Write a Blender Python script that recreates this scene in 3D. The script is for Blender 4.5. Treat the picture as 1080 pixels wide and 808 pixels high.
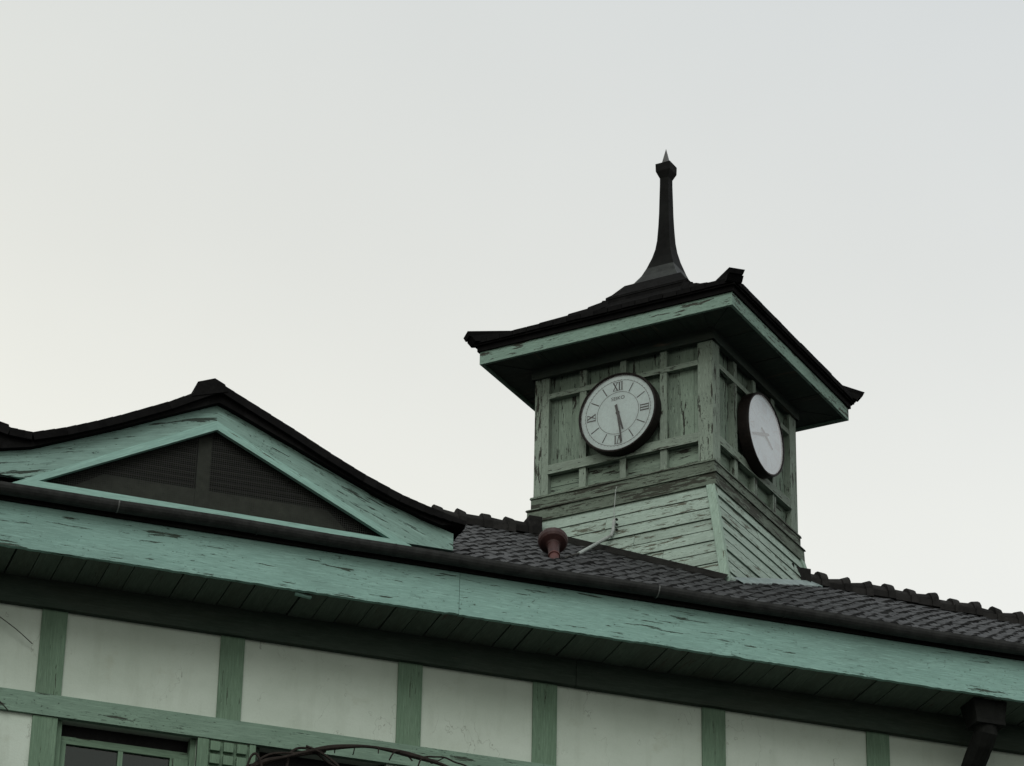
import bpy, math, random
from mathutils import Vector, Matrix

R = math.radians
rnd = random.Random(11)
for o in list(bpy.data.objects):
    bpy.data.objects.remove(o)
SC = bpy.context.scene
COL = SC.collection

# ------------------------------------------------------------------ camera
cd = bpy.data.cameras.new("camera")
cam = bpy.data.objects.new("camera", cd)
COL.objects.link(cam)
fw = Vector((0.28113838, 0.84275069, 0.45905608))
rt = Vector((0.94529837, -0.32565745, 0.01892664))
up = rt.cross(fw)
M = Matrix((rt, up, -fw)).transposed().to_4x4()
M.translation = Vector((0, -18, 1.6))
cam.matrix_world = M
cd.sensor_fit = 'HORIZONTAL'
cd.sensor_width = 36.0
cd.lens = 36.0 * 3500 / 1080
cd.clip_start = 0.1
cd.clip_end = 2000
SC.camera = cam

# ------------------------------------------------------------------ sky: overcast
SUN_EL, SUN_ROT = R(42), R(205)
w = bpy.data.worlds.new("World")
SC.world = w
w.use_nodes = True
nt = w.node_tree
nt.nodes.clear()
out = nt.nodes.new('ShaderNodeOutputWorld')
sky = nt.nodes.new('ShaderNodeTexSky')
sky.sky_type = 'NISHITA'
sky.sun_disc = False
sky.sun_elevation = SUN_EL
sky.sun_rotation = SUN_ROT
bg1 = nt.nodes.new('ShaderNodeBackground')
bg1.inputs['Strength'].default_value = 0.08
nt.links.new(sky.outputs[0], bg1.inputs[0])
bg2 = nt.nodes.new('ShaderNodeBackground')
bg2.inputs['Strength'].default_value = 0.93
tc = nt.nodes.new('ShaderNodeTexCoord')
sep = nt.nodes.new('ShaderNodeSeparateXYZ')
nt.links.new(tc.outputs['Generated'], sep.inputs[0])
ramp = nt.nodes.new('ShaderNodeValToRGB')
el = ramp.color_ramp.elements
el[0].position = 0.0
el[0].color = (0.30, 0.31, 0.30, 1)
el[1].position = 1.0
el[1].color = (0.86, 0.92, 0.97, 1)
for p, c in ((0.02, (0.98, 0.97, 0.90, 1)), (0.34, (1.06, 1.06, 1.0, 1)), (0.42, (1.01, 1.015, 0.955, 1)),
             (0.49, (0.89, 0.905, 0.875, 1)), (0.57, (0.80, 0.83, 0.83, 1)), (0.75, (0.85, 0.89, 0.92, 1))):
    e = el.new(p)
    e.color = c
nt.links.new(sep.outputs['Z'], ramp.inputs[0])
# thin veils in the cloud cover
noi = nt.nodes.new('ShaderNodeTexNoise')
noi.inputs['Scale'].default_value = 3.2
noi.inputs['Detail'].default_value = 5.0
nt.links.new(tc.outputs['Generated'], noi.inputs['Vector'])
mr = nt.nodes.new('ShaderNodeMapRange')
mr.inputs['From Min'].default_value = 0.3
mr.inputs['From Max'].default_value = 0.7
mr.inputs['To Min'].default_value = 0.955
mr.inputs['To Max'].default_value = 1.035
nt.links.new(noi.outputs['Fac'], mr.inputs['Value'])
vm = nt.nodes.new('ShaderNodeVectorMath')
vm.operation = 'SCALE'
nt.links.new(ramp.outputs[0], vm.inputs[0])
nt.links.new(mr.outputs[0], vm.inputs['Scale'])
mx0 = nt.nodes.new('ShaderNodeMapRange')
mx0.inputs['From Min'].default_value = 0.05
mx0.inputs['From Max'].default_value = 0.50
nt.links.new(sep.outputs['X'], mx0.inputs['Value'])
tint = nt.nodes.new('ShaderNodeMix')
tint.data_type = 'RGBA'
tint.inputs[6].default_value = (1.03, 1.015, 0.965, 1)
tint.inputs[7].default_value = (0.965, 0.975, 0.995, 1)
nt.links.new(mx0.outputs[0], tint.inputs[0])
vt = nt.nodes.new('ShaderNodeVectorMath')
vt.operation = 'MULTIPLY'
nt.links.new(vm.outputs[0], vt.inputs[0])
nt.links.new(tint.outputs[2], vt.inputs[1])
nt.links.new(vt.outputs[0], bg2.inputs[0])
mix = nt.nodes.new('ShaderNodeMixShader')
mix.inputs[0].default_value = 0.92
nt.links.new(bg1.outputs[0], mix.inputs[1])
nt.links.new(bg2.outputs[0], mix.inputs[2])
nt.links.new(mix.outputs[0], out.inputs[0])

sd = bpy.data.lights.new("sun", 'SUN')
sd.energy = 1.4
sd.angle = R(30)
sd.color = (1.0, 0.98, 0.95)
so = bpy.data.objects.new("sun", sd)
COL.objects.link(so)
sdir = Vector((math.sin(SUN_ROT) * math.cos(SUN_EL), math.cos(SUN_ROT) * math.cos(SUN_EL), math.sin(SUN_EL)))
so.rotation_euler = sdir.to_track_quat('Z', 'Y').to_euler()

SC.view_settings.view_transform = 'Standard'
SC.view_settings.look = 'None'
SC.view_settings.exposure = 0.0
SC.view_settings.gamma = 1.0
SC.render.film_transparent = False
SC.cycles.max_bounces = 6


# ------------------------------------------------------------------ mesh helper
class MB:
    def __init__(self):
        self.v, self.f, self.uv, self.sm = [], [], [], []

    def face(self, pts, uvs=None, smooth=False):
        i = len(self.v)
        self.v += [Vector(p) for p in pts]
        self.f.append(list(range(i, i + len(pts))))
        if uvs is None:
            a = Vector(pts[0])
            e = (Vector(pts[1]) - a)
            e = e.normalized() if e.length > 1e-9 else Vector((1, 0, 0))
            n = Vector((0, 0, 0))
            for k in range(1, len(pts) - 1):
                n += (Vector(pts[k]) - a).cross(Vector(pts[k + 1]) - a)
            q = n.normalized().cross(e) if n.length > 1e-12 else Vector((0, 0, 1))
            uvs = [((Vector(p) - a).dot(e), (Vector(p) - a).dot(q)) for p in pts]
        self.uv.append(uvs)
        self.sm.append(smooth)

    def hexa(self, c, grain=None):
        """8 corners: bottom 0-3 ccw seen from above, top 4-7; grain = direction the wood runs"""
        c = [Vector(p) for p in c]
        if grain is None:
            es = [c[1] - c[0], c[3] - c[0], c[4] - c[0]]
            grain = max(es, key=lambda e: e.length)
        g = Vector(grain).normalized()
        ou, ov = rnd.uniform(0, 40), rnd.uniform(0, 40)
        for q in ((3, 2, 1, 0), (4, 5, 6, 7), (0, 1, 5, 4), (1, 2, 6, 5), (2, 3, 7, 6), (3, 0, 4, 7)):
            pts = [c[k] for k in q]
            n = (pts[1] - pts[0]).cross(pts[2] - pts[0])
            if n.length < 1e-12:
                n = (pts[2] - pts[0]).cross(pts[3] - pts[0])
            n = n.normalized() if n.length > 1e-12 else Vector((0, 0, 1))
            gu = g - n * g.dot(n)
            if gu.length < 0.2:
                gu = n.orthogonal()
            gu.normalize()
            gv = n.cross(gu)
            self.face(pts, [(p.dot(gu) + ou, p.dot(gv) + ov) for p in pts])

    def box(self, x0, x1, y0, y1, z0, z1, grain=None):
        self.hexa([(x0, y0, z0), (x1, y0, z0), (x1, y1, z0), (x0, y1, z0),
                   (x0, y0, z1), (x1, y0, z1), (x1, y1, z1), (x0, y1, z1)], grain)

    def tube(self, pts, rad, n=8, caps=True):
        pts = [Vector(p) for p in pts]
        rads = rad if isinstance(rad, (list, tuple)) else [rad] * len(pts)
        rings = []
        ref = Vector((0.13, 0.31, 0.94))
        for i, p in enumerate(pts):
            d = (pts[min(i + 1, len(pts) - 1)] - pts[max(i - 1, 0)]).normalized()
            a = d.cross(ref)
            if a.length < 0.1:
                a = d.cross(Vector((1, 0, 0)))
            a.normalize()
            b = d.cross(a)
            ref = ref
            rings.append([p + (a * math.cos(2 * math.pi * k / n) + b * math.sin(2 * math.pi * k / n)) * rads[i] for k in range(n)])
        for i in range(len(rings) - 1):
            for k in range(n):
                m = (k + 1) % n
                self.face([rings[i][k], rings[i][m], rings[i + 1][m], rings[i + 1][k]], smooth=True)
        if caps:
            self.face(rings[0])
            self.face(rings[-1][::-1])

    def build(self, name, mat, parent=None, merge=False):
        me = bpy.data.meshes.new(name)
        off = base_of(parent)
        me.from_pydata([v - off for v in self.v], [], self.f)
        ul = me.uv_layers.new(name="UVMap")
        k = 0
        for uvs in self.uv:
            for u in uvs:
                ul.data[k].uv = u
                k += 1
        for p, s in zip(me.polygons, self.sm):
            p.use_smooth = s
        me.materials.append(mat)
        if merge:
            import bmesh
            b = bmesh.new()
            b.from_mesh(me)
            bmesh.ops.remove_doubles(b, verts=b.verts, dist=1e-5)
            bmesh.ops.recalc_face_normals(b, faces=b.faces)
            b.to_mesh(me)
            b.free()
        me.update()
        o = bpy.data.objects.new(name, me)
        COL.objects.link(o)
        if parent:
            o.parent = parent
        return o


def base_of(p):
    v = Vector((0, 0, 0))
    while p is not None:
        v += p.location
        p = p.parent
    return v


def tag(o, label=None, cat=None, group=None, kind=None):
    if label:
        o['label'] = label
    if cat:
        o['category'] = cat
    if group:
        o['group'] = group
    if kind:
        o['kind'] = kind
    return o


def thing(name, loc, label, cat, group=None):
    o = bpy.data.objects.new(name, None)
    o.location = loc
    o.empty_display_size = 0.3
    COL.objects.link(o)
    return tag(o, label, cat, group)


# ------------------------------------------------------------------ materials
def new_mat(name):
    m = bpy.data.materials.new(name)
    m.use_nodes = True
    nt = m.node_tree
    b = nt.nodes['Principled BSDF']
    return m, nt, b


def N(nt, t, **kw):
    n = nt.nodes.new(t)
    for k, v in kw.items():
        if k in n.inputs:
            n.inputs[k].default_value = v
        else:
            setattr(n, k, v)
    return n


def noise(nt, vec, scale, detail=4.0, rough=0.6, loc=(0, 0, 0)):
    mp = N(nt, 'ShaderNodeMapping')
    mp.inputs['Scale'].default_value = scale
    mp.inputs['Location'].default_value = loc
    nt.links.new(vec, mp.inputs['Vector'])
    n = N(nt, 'ShaderNodeTexNoise')
    n.inputs['Scale'].default_value = 1.0
    n.inputs['Detail'].default_value = detail
    n.inputs['Roughness'].default_value = rough
    nt.links.new(mp.outputs[0], n.inputs['Vector'])
    return n.outputs['Fac']


def remap(nt, val, a, b, c=0.0, d=1.0):
    m = N(nt, 'ShaderNodeMapRange')
    m.inputs['From Min'].default_value = a
    m.inputs['From Max'].default_value = b
    m.inputs['To Min'].default_value = c
    m.inputs['To Max'].default_value = d
    nt.links.new(val, m.inputs['Value'])
    return m.outputs[0]


def math_n(nt, op, a, b):
    m = N(nt, 'ShaderNodeMath', operation=op)
    for k, x in enumerate((a, b)):
        if isinstance(x, (int, float)):
            m.inputs[k].default_value = x
        else:
            nt.links.new(x, m.inputs[k])
    return m.outputs[0]


def mixc(nt, fac, a, b):
    m = N(nt, 'ShaderNodeMix', data_type='RGBA')
    for sock, x in ((m.inputs[0], fac), (m.inputs[6], a), (m.inputs[7], b)):
        if isinstance(x, (int, float)):
            sock.default_value = x
        elif isinstance(x, tuple):
            sock.default_value = x + (1,) if len(x) == 3 else x
        else:
            nt.links.new(x, sock)
    return m.outputs[2]


def paint(name, col, peel=0.5, wood=(0.075, 0.066, 0.048), fade=None, grime=0.35, rough=0.75, gu=2.6, gv=34.0):
    """weathered oil paint on timber: u runs with the grain. peel 0..1 = how much bare wood shows"""
    m, nt, b = new_mat(name)
    uv = N(nt, 'ShaderNodeTexCoord').outputs['UV']
    fade = fade or tuple(min(1, c * 1.18 + 0.02) for c in col)
    big = noise(nt, uv, (0.9, 3.0, 1), 3, 0.55)
    mid = noise(nt, uv, (3.5, 16, 1), 5, 0.65, (3, 7, 0))
    fine = noise(nt, uv, (gu * 3.5, gv * 3.2, 1), 4, 0.7, (9, 2, 0))
    flake = noise(nt, uv, (gu, gv, 1), 6, 0.68, (1, 5, 0))
    c1 = mixc(nt, remap(nt, mid, 0.3, 0.7), col, fade)
    dark = tuple(c * 0.55 for c in col)
    c2 = mixc(nt, remap(nt, big, 0.48, 0.72, 0, grime), c1, tuple(0.5 * c + 0.5 * wd for c, wd in zip(dark, wood)))
    c3 = mixc(nt, remap(nt, fine, 0.42, 0.72, 0, 0.45), c2, dark)
    pale = noise(nt, uv, (gu * 2.0, gv * 2.8, 1), 4, 0.7, (33, 8, 0))
    c3 = mixc(nt, remap(nt, pale, 0.52, 0.70, 0, 0.6), c3, tuple(min(1, 1.28 * c) for c in fade))
    # bare wood where the flake noise passes a threshold that wanders along the board
    th = remap(nt, noise(nt, uv, (1.3, 5.5, 1), 3, 0.6, (21, 11, 0)), 0.38, 0.62, 0.80 - 0.20 * peel, 0.665 - 0.20 * peel)
    d = math_n(nt, 'SUBTRACT', flake, th)
    m1 = remap(nt, d, 0.0, 0.025)
    fl2 = noise(nt, uv, (gu * 4.2, gv * 1.9, 1), 5, 0.72, (17, 3, 0))
    th2 = remap(nt, noise(nt, uv, (2.3, 7.5, 1), 3, 0.6, (5, 31, 0)), 0.35, 0.65, 0.80 - 0.16 * peel, 0.69 - 0.16 * peel)
    m2 = remap(nt, math_n(nt, 'SUBTRACT', fl2, th2), 0.0, 0.03, 0, 0.85)
    cr = noise(nt, uv, (gu * 0.55, gv * 2.4, 1), 3, 0.55, (2, 19, 0))
    crk = math_n(nt, 'ABSOLUTE', math_n(nt, 'SUBTRACT', cr, 0.5), 0)
    m3 = math_n(nt, 'MULTIPLY', remap(nt, crk, 0.006, 0.0, 0, 0.75), remap(nt, mid, 0.56 - 0.1 * peel, 0.66 - 0.1 * peel))
    msk = math_n(nt, 'MAXIMUM', math_n(nt, 'MAXIMUM', m1, m2), m3)
    if peel > 0.5:
        # gritty little chips all over the oldest paint
        g1 = noise(nt, uv, (34, 62, 1), 4, 0.7, (13, 4, 0))
        g0 = noise(nt, uv, (2.6, 5.0, 1), 3, 0.6, (8, 8, 0))
        gth = remap(nt, g0, 0.35, 0.65, 0.70, 0.60 - 0.05 * (peel - 0.5))
        msk = math_n(nt, 'MAXIMUM', msk, remap(nt, math_n(nt, 'SUBTRACT', g1, gth), 0.0, 0.04, 0, 0.8))
    wv = mixc(nt, fine, tuple(c * 0.45 for c in wood), tuple(c * 1.5 for c in wood))
    edge = remap(nt, d, -0.02, 0.0)
    c4 = mixc(nt, math_n(nt, 'MULTIPLY', edge, 0.25), c3, tuple(min(1, c * 1.5) for c in fade))
    c5 = mixc(nt, msk, c4, wv)
    nt.links.new(c5, b.inputs['Base Color'])
    b.inputs['Roughness'].default_value = rough
    b.inputs['Specular IOR Level'].default_value = 0.25
    h = math_n(nt, 'SUBTRACT', math_n(nt, 'MULTIPLY', fine, 0.35), msk)
    bp = N(nt, 'ShaderNodeBump')
    bp.inputs['Strength'].default_value = 0.55
    bp.inputs['Distance'].default_value = 0.006
    nt.links.new(h, bp.inputs['Height'])
    nt.links.new(bp.outputs[0], b.inputs['Normal'])
    return m


def plain(name, col, var=0.3, scale=8.0, rough=0.7, spec=0.3, bump=0.2, metal=0.0):
    m, nt, b = new_mat(name)
    ob = N(nt, 'ShaderNodeTexCoord').outputs['Object']
    n1 = noise(nt, ob, (scale, scale, scale), 5, 0.65)
    n2 = noise(nt, ob, (scale * 6, scale * 6, scale * 6), 4, 0.7)
    lo = tuple(c * (1 - var) for c in col)
    hi = tuple(min(1, c * (1 + var)) for c in col)
    c = mixc(nt, remap(nt, n1, 0.3, 0.7), lo, hi)
    c = mixc(nt, remap(nt, n2, 0.4, 0.8, 0, 0.4), c, tuple(x * 0.6 for x in col))
    nt.links.new(c, b.inputs['Base Color'])
    b.inputs['Roughness'].default_value = rough
    b.inputs['Specular IOR Level'].default_value = spec
    b.inputs['Metallic'].default_value = metal
    bp = N(nt, 'ShaderNodeBump')
    bp.inputs['Strength'].default_value = bump
    bp.inputs['Distance'].default_value = 0.01
    nt.links.new(n2, bp.inputs['Height'])
    nt.links.new(bp.outputs[0], b.inputs['Normal'])
    return m


def tile_mat(name, lo, hi, rough=0.6, spec=0.3):
    """each tile gets its own tone from its uv cell; lichen and dust on top"""
    m, nt, b = new_mat(name)
    t = N(nt, 'ShaderNodeTexCoord')
    wn = N(nt, 'ShaderNodeTexWhiteNoise', noise_dimensions='2D')
    nt.links.new(t.outputs['UV'], wn.inputs['Vector'])
    n2 = noise(nt, t.outputs['Object'], (26, 26, 26), 5, 0.7)
    c = mixc(nt, wn.outputs['Value'], lo, hi)
    c = mixc(nt, remap(nt, n2, 0.45, 0.75, 0, 0.6), c, tuple(0.4 * x for x in lo))
    n3 = noise(nt, t.outputs['Object'], (9, 9, 9), 6, 0.7, (4, 4, 4))
    c = mixc(nt, remap(nt, n3, 0.60, 0.72, 0, 0.35), c, tuple(1.9 * x for x in hi))
    nt.links.new(c, b.inputs['Base Color'])
    b.inputs['Roughness'].default_value = rough
    b.inputs['Specular IOR Level'].default_value = spec
    bp = N(nt, 'ShaderNodeBump')
    bp.inputs['Strength'].default_value = 0.3
    bp.inputs['Distance'].default_value = 0.006
    nt.links.new(n2, bp.inputs['Height'])
    nt.links.new(bp.outputs[0], b.inputs['Normal'])
    return m


def plaster_mat():
    m, nt, b = new_mat('lime_plaster')
    ob = N(nt, 'ShaderNodeTexCoord').outputs['Object']
    n1 = noise(nt, ob, (1.3, 1.3, 2.0), 4, 0.6)
    n2 = noise(nt, ob, (70, 70, 70), 4, 0.7)
    n3 = noise(nt, ob, (9, 9, 1.6), 5, 0.65, (3, 1, 8))
    c = mixc(nt, remap(nt, n1, 0.3, 0.7), (0.36, 0.425, 0.36), (0.45, 0.52, 0.455))
    c = mixc(nt, remap(nt, n3, 0.52, 0.76, 0, 0.32), c, (0.25, 0.29, 0.23))
    n4 = noise(nt, ob, (2.1, 2.1, 1.4), 5, 0.6, (7, 7, 2))
    crk = math_n(nt, 'ABSOLUTE', math_n(nt, 'SUBTRACT', n4, 0.53), 0)
    hair = math_n(nt, 'MULTIPLY', remap(nt, crk, 0.0028, 0.0, 0, 0.7), remap(nt, n1, 0.45, 0.55))
    c = mixc(nt, hair, c, (0.16, 0.17, 0.14))
    n5 = noise(nt, ob, (5, 5, 5), 5, 0.7, (1, 9, 4))
    c = mixc(nt, remap(nt, n5, 0.60, 0.72, 0, 0.30), c, (0.28, 0.30, 0.22))
    c = mixc(nt, remap(nt, n2, 0.5, 0.8, 0, 0.22), c, (0.30, 0.33, 0.28))
    nt.links.new(c, b.inputs['Base Color'])
    b.inputs['Roughness'].default_value = 0.92
    b.inputs['Specular IOR Level'].default_value = 0.1
    bp = N(nt, 'ShaderNodeBump')
    bp.inputs['Strength'].default_value = 0.35
    bp.inputs['Distance'].default_value = 0.004
    nt.links.new(n2, bp.inputs['Height'])
    nt.links.new(bp.outputs[0], b.inputs['Normal'])
    return m


def glass_mat(name, tint, rough=0.08, gain=1.6):
    m, nt, b = new_mat(name)
    nt.nodes.remove(b)
    o = nt.nodes['Material Output']
    g = N(nt, 'ShaderNodeBsdfGlossy')
    g.inputs['Roughness'].default_value = rough
    t = N(nt, 'ShaderNodeBsdfTransparent')
    t.inputs[0].default_value = tint + (1,)
    fr = N(nt, 'ShaderNodeFresnel')
    fr.inputs['IOR'].default_value = 1.5
    mx = N(nt, 'ShaderNodeMixShader')
    nt.links.new(math_n(nt, 'MULTIPLY', fr.outputs[0], gain), mx.inputs[0])
    nt.links.new(t.outputs[0], mx.inputs[1])
    nt.links.new(g.outputs[0], mx.inputs[2])
    nt.links.new(mx.outputs[0], o.inputs['Surface'])
    return m


def screen_mat():
    """insect screen: woven wire with open cells"""
    m, nt, b = new_mat('wire_screen')
    o = nt.nodes['Material Output']
    uv = N(nt, 'ShaderNodeTexCoord').outputs['UV']
    sp = N(nt, 'ShaderNodeSeparateXYZ')
    nt.links.new(uv, sp.inputs[0])
    ms = []
    for ax in ('X', 'Y'):
        f = math_n(nt, 'FRACT', math_n(nt, 'MULTIPLY', sp.outputs[ax], 72.0), 0.0)
        ms.append(math_n(nt, 'LESS_THAN', f, 0.2))
    wire = math_n(nt, 'MAXIMUM', ms[0], ms[1])
    b.inputs['Base Color'].default_value = (0.014, 0.016, 0.013, 1)
    b.inputs['Roughness'].default_value = 0.8
    t = N(nt, 'ShaderNodeBsdfTransparent')
    mx = N(nt, 'ShaderNodeMixShader')
    nt.links.new(wire, mx.inputs[0])
    nt.links.new(t.outputs[0], mx.inputs[1])
    nt.links.new(b.outputs[0], mx.inputs[2])
    nt.links.new(mx.outputs[0], o.inputs['Surface'])
    return m


MAT = {
    'fascia': paint('teal_fascia_paint', (0.182, 0.318, 0.277), 0.58, grime=0.35, wood=(0.04, 0.06, 0.045), gu=3.0, gv=40),
    'gable': paint('teal_gable_paint', (0.165, 0.272, 0.236), 0.70, grime=0.35, wood=(0.03, 0.045, 0.036), gu=2.2, gv=30),
    'trim': paint('teal_trim_paint', (0.20, 0.345, 0.30), 0.3, grime=0.25),
    'timber': paint('green_timber_paint', (0.095, 0.16, 0.105), 0.42, grime=0.4, wood=(0.035, 0.045, 0.03)),
    'rail': paint('grey_green_rail_paint', (0.125, 0.20, 0.15), 0.55, grime=0.35, wood=(0.03, 0.04, 0.028)),
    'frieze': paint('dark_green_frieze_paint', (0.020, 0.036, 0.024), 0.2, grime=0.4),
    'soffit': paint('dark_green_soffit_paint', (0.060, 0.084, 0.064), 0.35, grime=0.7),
    'tower': paint('faded_green_tower_paint', (0.150, 0.205, 0.158), 0.76, grime=0.6, wood=(0.022, 0.024, 0.018), gu=4.2, gv=30),
    'towerframe': paint('faded_green_frame_paint', (0.17, 0.218, 0.175), 0.80, grime=0.6, wood=(0.028, 0.030, 0.022), gu=6.5, gv=42),
    'belt': paint('weathered_belt_paint', (0.095, 0.125, 0.094), 1.05, grime=0.8, wood=(0.028, 0.031, 0.022), gu=4.5, gv=40),
    'skirt': paint('pale_green_skirt_paint', (0.225, 0.295, 0.25), 0.76, grime=0.55, wood=(0.075, 0.08, 0.058), gu=5.0, gv=34),
    'batten_paint': paint('pale_batten_paint', (0.21, 0.295, 0.24), 0.55, grime=0.3, wood=(0.08, 0.085, 0.06), gu=5, gv=34),
    'towerfascia': paint('green_eave_paint', (0.15, 0.235, 0.19), 0.84, grime=0.4, wood=(0.035, 0.04, 0.03), gu=6, gv=40),
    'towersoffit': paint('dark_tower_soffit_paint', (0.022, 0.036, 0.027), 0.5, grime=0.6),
    'tile': tile_mat('grey_pantiles', (0.005, 0.0054, 0.0058), (0.044, 0.047, 0.049), 0.65),
    'ridge': tile_mat('dark_ridge_tiles', (0.008, 0.008, 0.0076), (0.030, 0.0295, 0.028), 0.85, 0.06),
    'darktile': tile_mat('black_tiles', (0.005, 0.005, 0.005), (0.010, 0.010, 0.010), 0.9, 0.03),
    'spire': plain('dark_sheet_metal', (0.006, 0.0065, 0.006), 0.5, 9, 0.7, 0.06, 0.15),
    'spirefoot_lit': plain('skylit_sheet_metal', (0.017, 0.020, 0.018), 0.6, 14, 0.6, 0.2, 0.3),  # paler copy of the spire metal: sky light on the flare put into colour
    'gutter': plain('dull_grey_gutter', (0.030, 0.032, 0.031), 0.5, 12, 0.7, 0.15, 0.1),
    'batten': plain('matt_black', (0.012, 0.012, 0.011), 0.4, 14, 0.9, 0.05),
    'plaster': plaster_mat(),
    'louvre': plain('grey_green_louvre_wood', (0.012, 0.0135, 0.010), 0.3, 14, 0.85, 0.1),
    'gablepost': plain('grey_green_board', (0.034, 0.040, 0.030), 0.3, 14, 0.85, 0.1),
    'dark': plain('dark_interior', (0.012, 0.012, 0.012), 0.3, 6, 0.9, 0.1),
    'strap': plain('grey_strap', (0.13, 0.14, 0.135), 0.3, 30, 0.7, 0.2),
    'ironpipe': plain('black_iron_pipe', (0.009, 0.010, 0.009), 0.4, 12, 0.85, 0.1),
    'red': plain('dark_red_enamel', (0.030, 0.009, 0.008), 0.3, 22, 0.55, 0.35),
    'redpale': plain('faded_red_enamel', (0.075, 0.026, 0.023), 0.3, 22, 0.6, 0.3),
    'case': plain('brown_clock_case', (0.0085, 0.0062, 0.0052), 0.35, 16, 0.6, 0.15),
    'dial': plain('white_dial', (0.76, 0.88, 0.87), 0.05, 7, 0.6, 0.2, 0.03),
    'dialglare': plain('dial_with_sky_glare', (0.74, 0.86, 0.93), 0.06, 7, 0.6, 0.2, 0.03),  # sky reflected in the glass is coloured into this dial
    'ink': plain('black_dial_ink', (0.03, 0.034, 0.034), 0.15, 20, 0.6, 0.2, 0.0),
    'inkglare': plain('ink_paled_by_glare', (0.64, 0.70, 0.74), 0.1, 20, 0.6, 0.2, 0.0),  # numerals paled to stand for the reflection on the glass
    'handgrey': plain('hands_greyed_by_glare', (0.13, 0.16, 0.185), 0.15, 20, 0.6, 0.2, 0.0),  # hands lightened for the same glass reflection
    'pipe': plain('white_conduit', (0.27, 0.30, 0.285), 0.2, 30, 0.6, 0.3),
    'wire': plain('thin_dark_wire', (0.03, 0.028, 0.024), 0.3, 30, 0.7, 0.2),
    'vine': plain('bare_brown_stem', (0.022, 0.018, 0.015), 0.4, 40, 0.85, 0.15),
    'flash': plain('pale_lead_flashing', (0.16, 0.21, 0.20), 0.35, 14, 0.5, 0.4),
    'glass': glass_mat('window_glass', (0.40, 0.54, 0.50), 0.05, 1.0),
    'clockglass': glass_mat('clock_glass', (0.97, 0.98, 0.98), 0.12),
    'clockglass2': glass_mat('filmed_clock_glass', (0.97, 0.98, 0.98), 0.25, 2.6),
    'screen': screen_mat(),
    'ground': plain('asphalt_ground', (0.05, 0.05, 0.048), 0.25, 1.5, 0.9, 0.2),
}

# ------------------------------------------------------------------ ground
mb = MB()
mb.face([(-600, -600, 0), (600, -600, 0), (600, 600, 0), (-600, 600, 0)])
tag(mb.build('ground', MAT['ground']), 'dark asphalt ground around the building', None, None, 'structure')

# ------------------------------------------------------------------ main building
X0, X1 = -3.0, 16.0          # extents of the building along the facade
YW = 0.463                   # face of the wall; the fascia stands at y = 0
YR = 2.742                   # ridge
EZ, EY = 10.08, -0.05        # eave of the tiled slope
SLOPE = 0.57
BACK = 2 * YR + 0.05


def roof_z(x, y):
    s = SLOPE - 0.0118 * min(max(x - 8, 0), 5)
    return EZ + (y - EY) * s


bld = thing('timber_building', (6.5, YW, 0), 'long half-timbered building with white plaster panels and teal eaves below the clock tower', 'building')

# wall core with two window openings
mb = MB()
YF = YW + 0.012
W1 = (3.345, 4.205)
W2 = (4.567, 5.40)
ZT, ZB = 8.88, 7.55
mb.box(X0 + .3, X1 - .3, YF, YF + .16, 8.885, 10.05)
mb.box(X0 + .3, W1[0], YF, YF + .16, 0, 8.885)
mb.box(W1[1], W2[0], YF, YF + .16, 0, 8.885)
mb.box(W2[1], X1 - .3, YF, YF + .16, 0, 8.885)
for a, b in (W1, W2):
    mb.box(a, b, YF, YF + .16, 0, ZB)
mb.box(X0 + .3, X1 - .3, BACK - .7, BACK - .55, 0, 10.05)
for x in (X0 + .3, X1 - .46):
    mb.hexa([(x, YF + .16, 0), (x + .16, YF + .16, 0), (x + .16, BACK - .7, 0), (x, BACK - .7, 0),
             (x, YF + .16, 10.3), (x + .16, YF + .16, 10.3), (x + .16, BACK - .7, 10.3), (x, BACK - .7, 10.3)])
mb.build('wall', MAT['plaster'], bld)
# dark room behind the windows
mb = MB()
mb.box(W1[0] - .6, W2[1] + .6, YF + .75, YF + .8, 7.0, 9.6)
mb.build('room_partition', MAT['dark'], bld)

# timber frame
PX = [3.193, 4.309, 5.453, 6.344, 7.493, 8.647]
PXALL = [X0 + .3 + k * 1.13 for k in range(5)] + PX + [9.86, 11.0, 12.15, 13.3, 14.45, 15.5]
for x in PXALL:
    mb = MB()
    wd = 0.158 + rnd.uniform(-.006, .006)
    zc = 9.016 + 0.002
    mb.hexa([(x, YW, zc), (x + wd, YW, zc), (x + wd, YW + .03, zc), (x, YW + .03, zc),
             (x, YW, 9.569), (x + wd, YW, 9.569), (x + wd, YW + .03, 9.569), (x, YW + .03, 9.569)])
    if not (W1[0] - .05 < x < W2[1]) or x < 3.25:
        mb.box(x - .002, min(x + wd, W1[0] - .002) if abs(x - 3.193) < .01 else x + wd, YW + .001, YW + .03, 0, 8.878)
    mb.build('timber_post', MAT['timber'], bld)
# rail, in lengths with tiny misfits at the joints
xs = [X0 + .3, 0.4, 2.55, 6.42, 10.3, 13.2, X1 - .3]
mb = MB()
for a, b in zip(xs[:-1], xs[1:]):
    j = rnd.uniform(-.002, .002)
    mb.box(a, b - .003, YW - .012 + j, YW + .03, 8.88 + j, 9.016 + j)
mb.build('wall_rail', MAT['rail'], bld)
mb = MB()
for a, b in zip(xs[:-1], xs[1:]):
    j = rnd.uniform(-.003, .003)
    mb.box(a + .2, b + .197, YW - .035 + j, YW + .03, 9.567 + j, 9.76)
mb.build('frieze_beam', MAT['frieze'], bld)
# little pegs of fallen plaster and grime under the frieze are left to the plaster material

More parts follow.
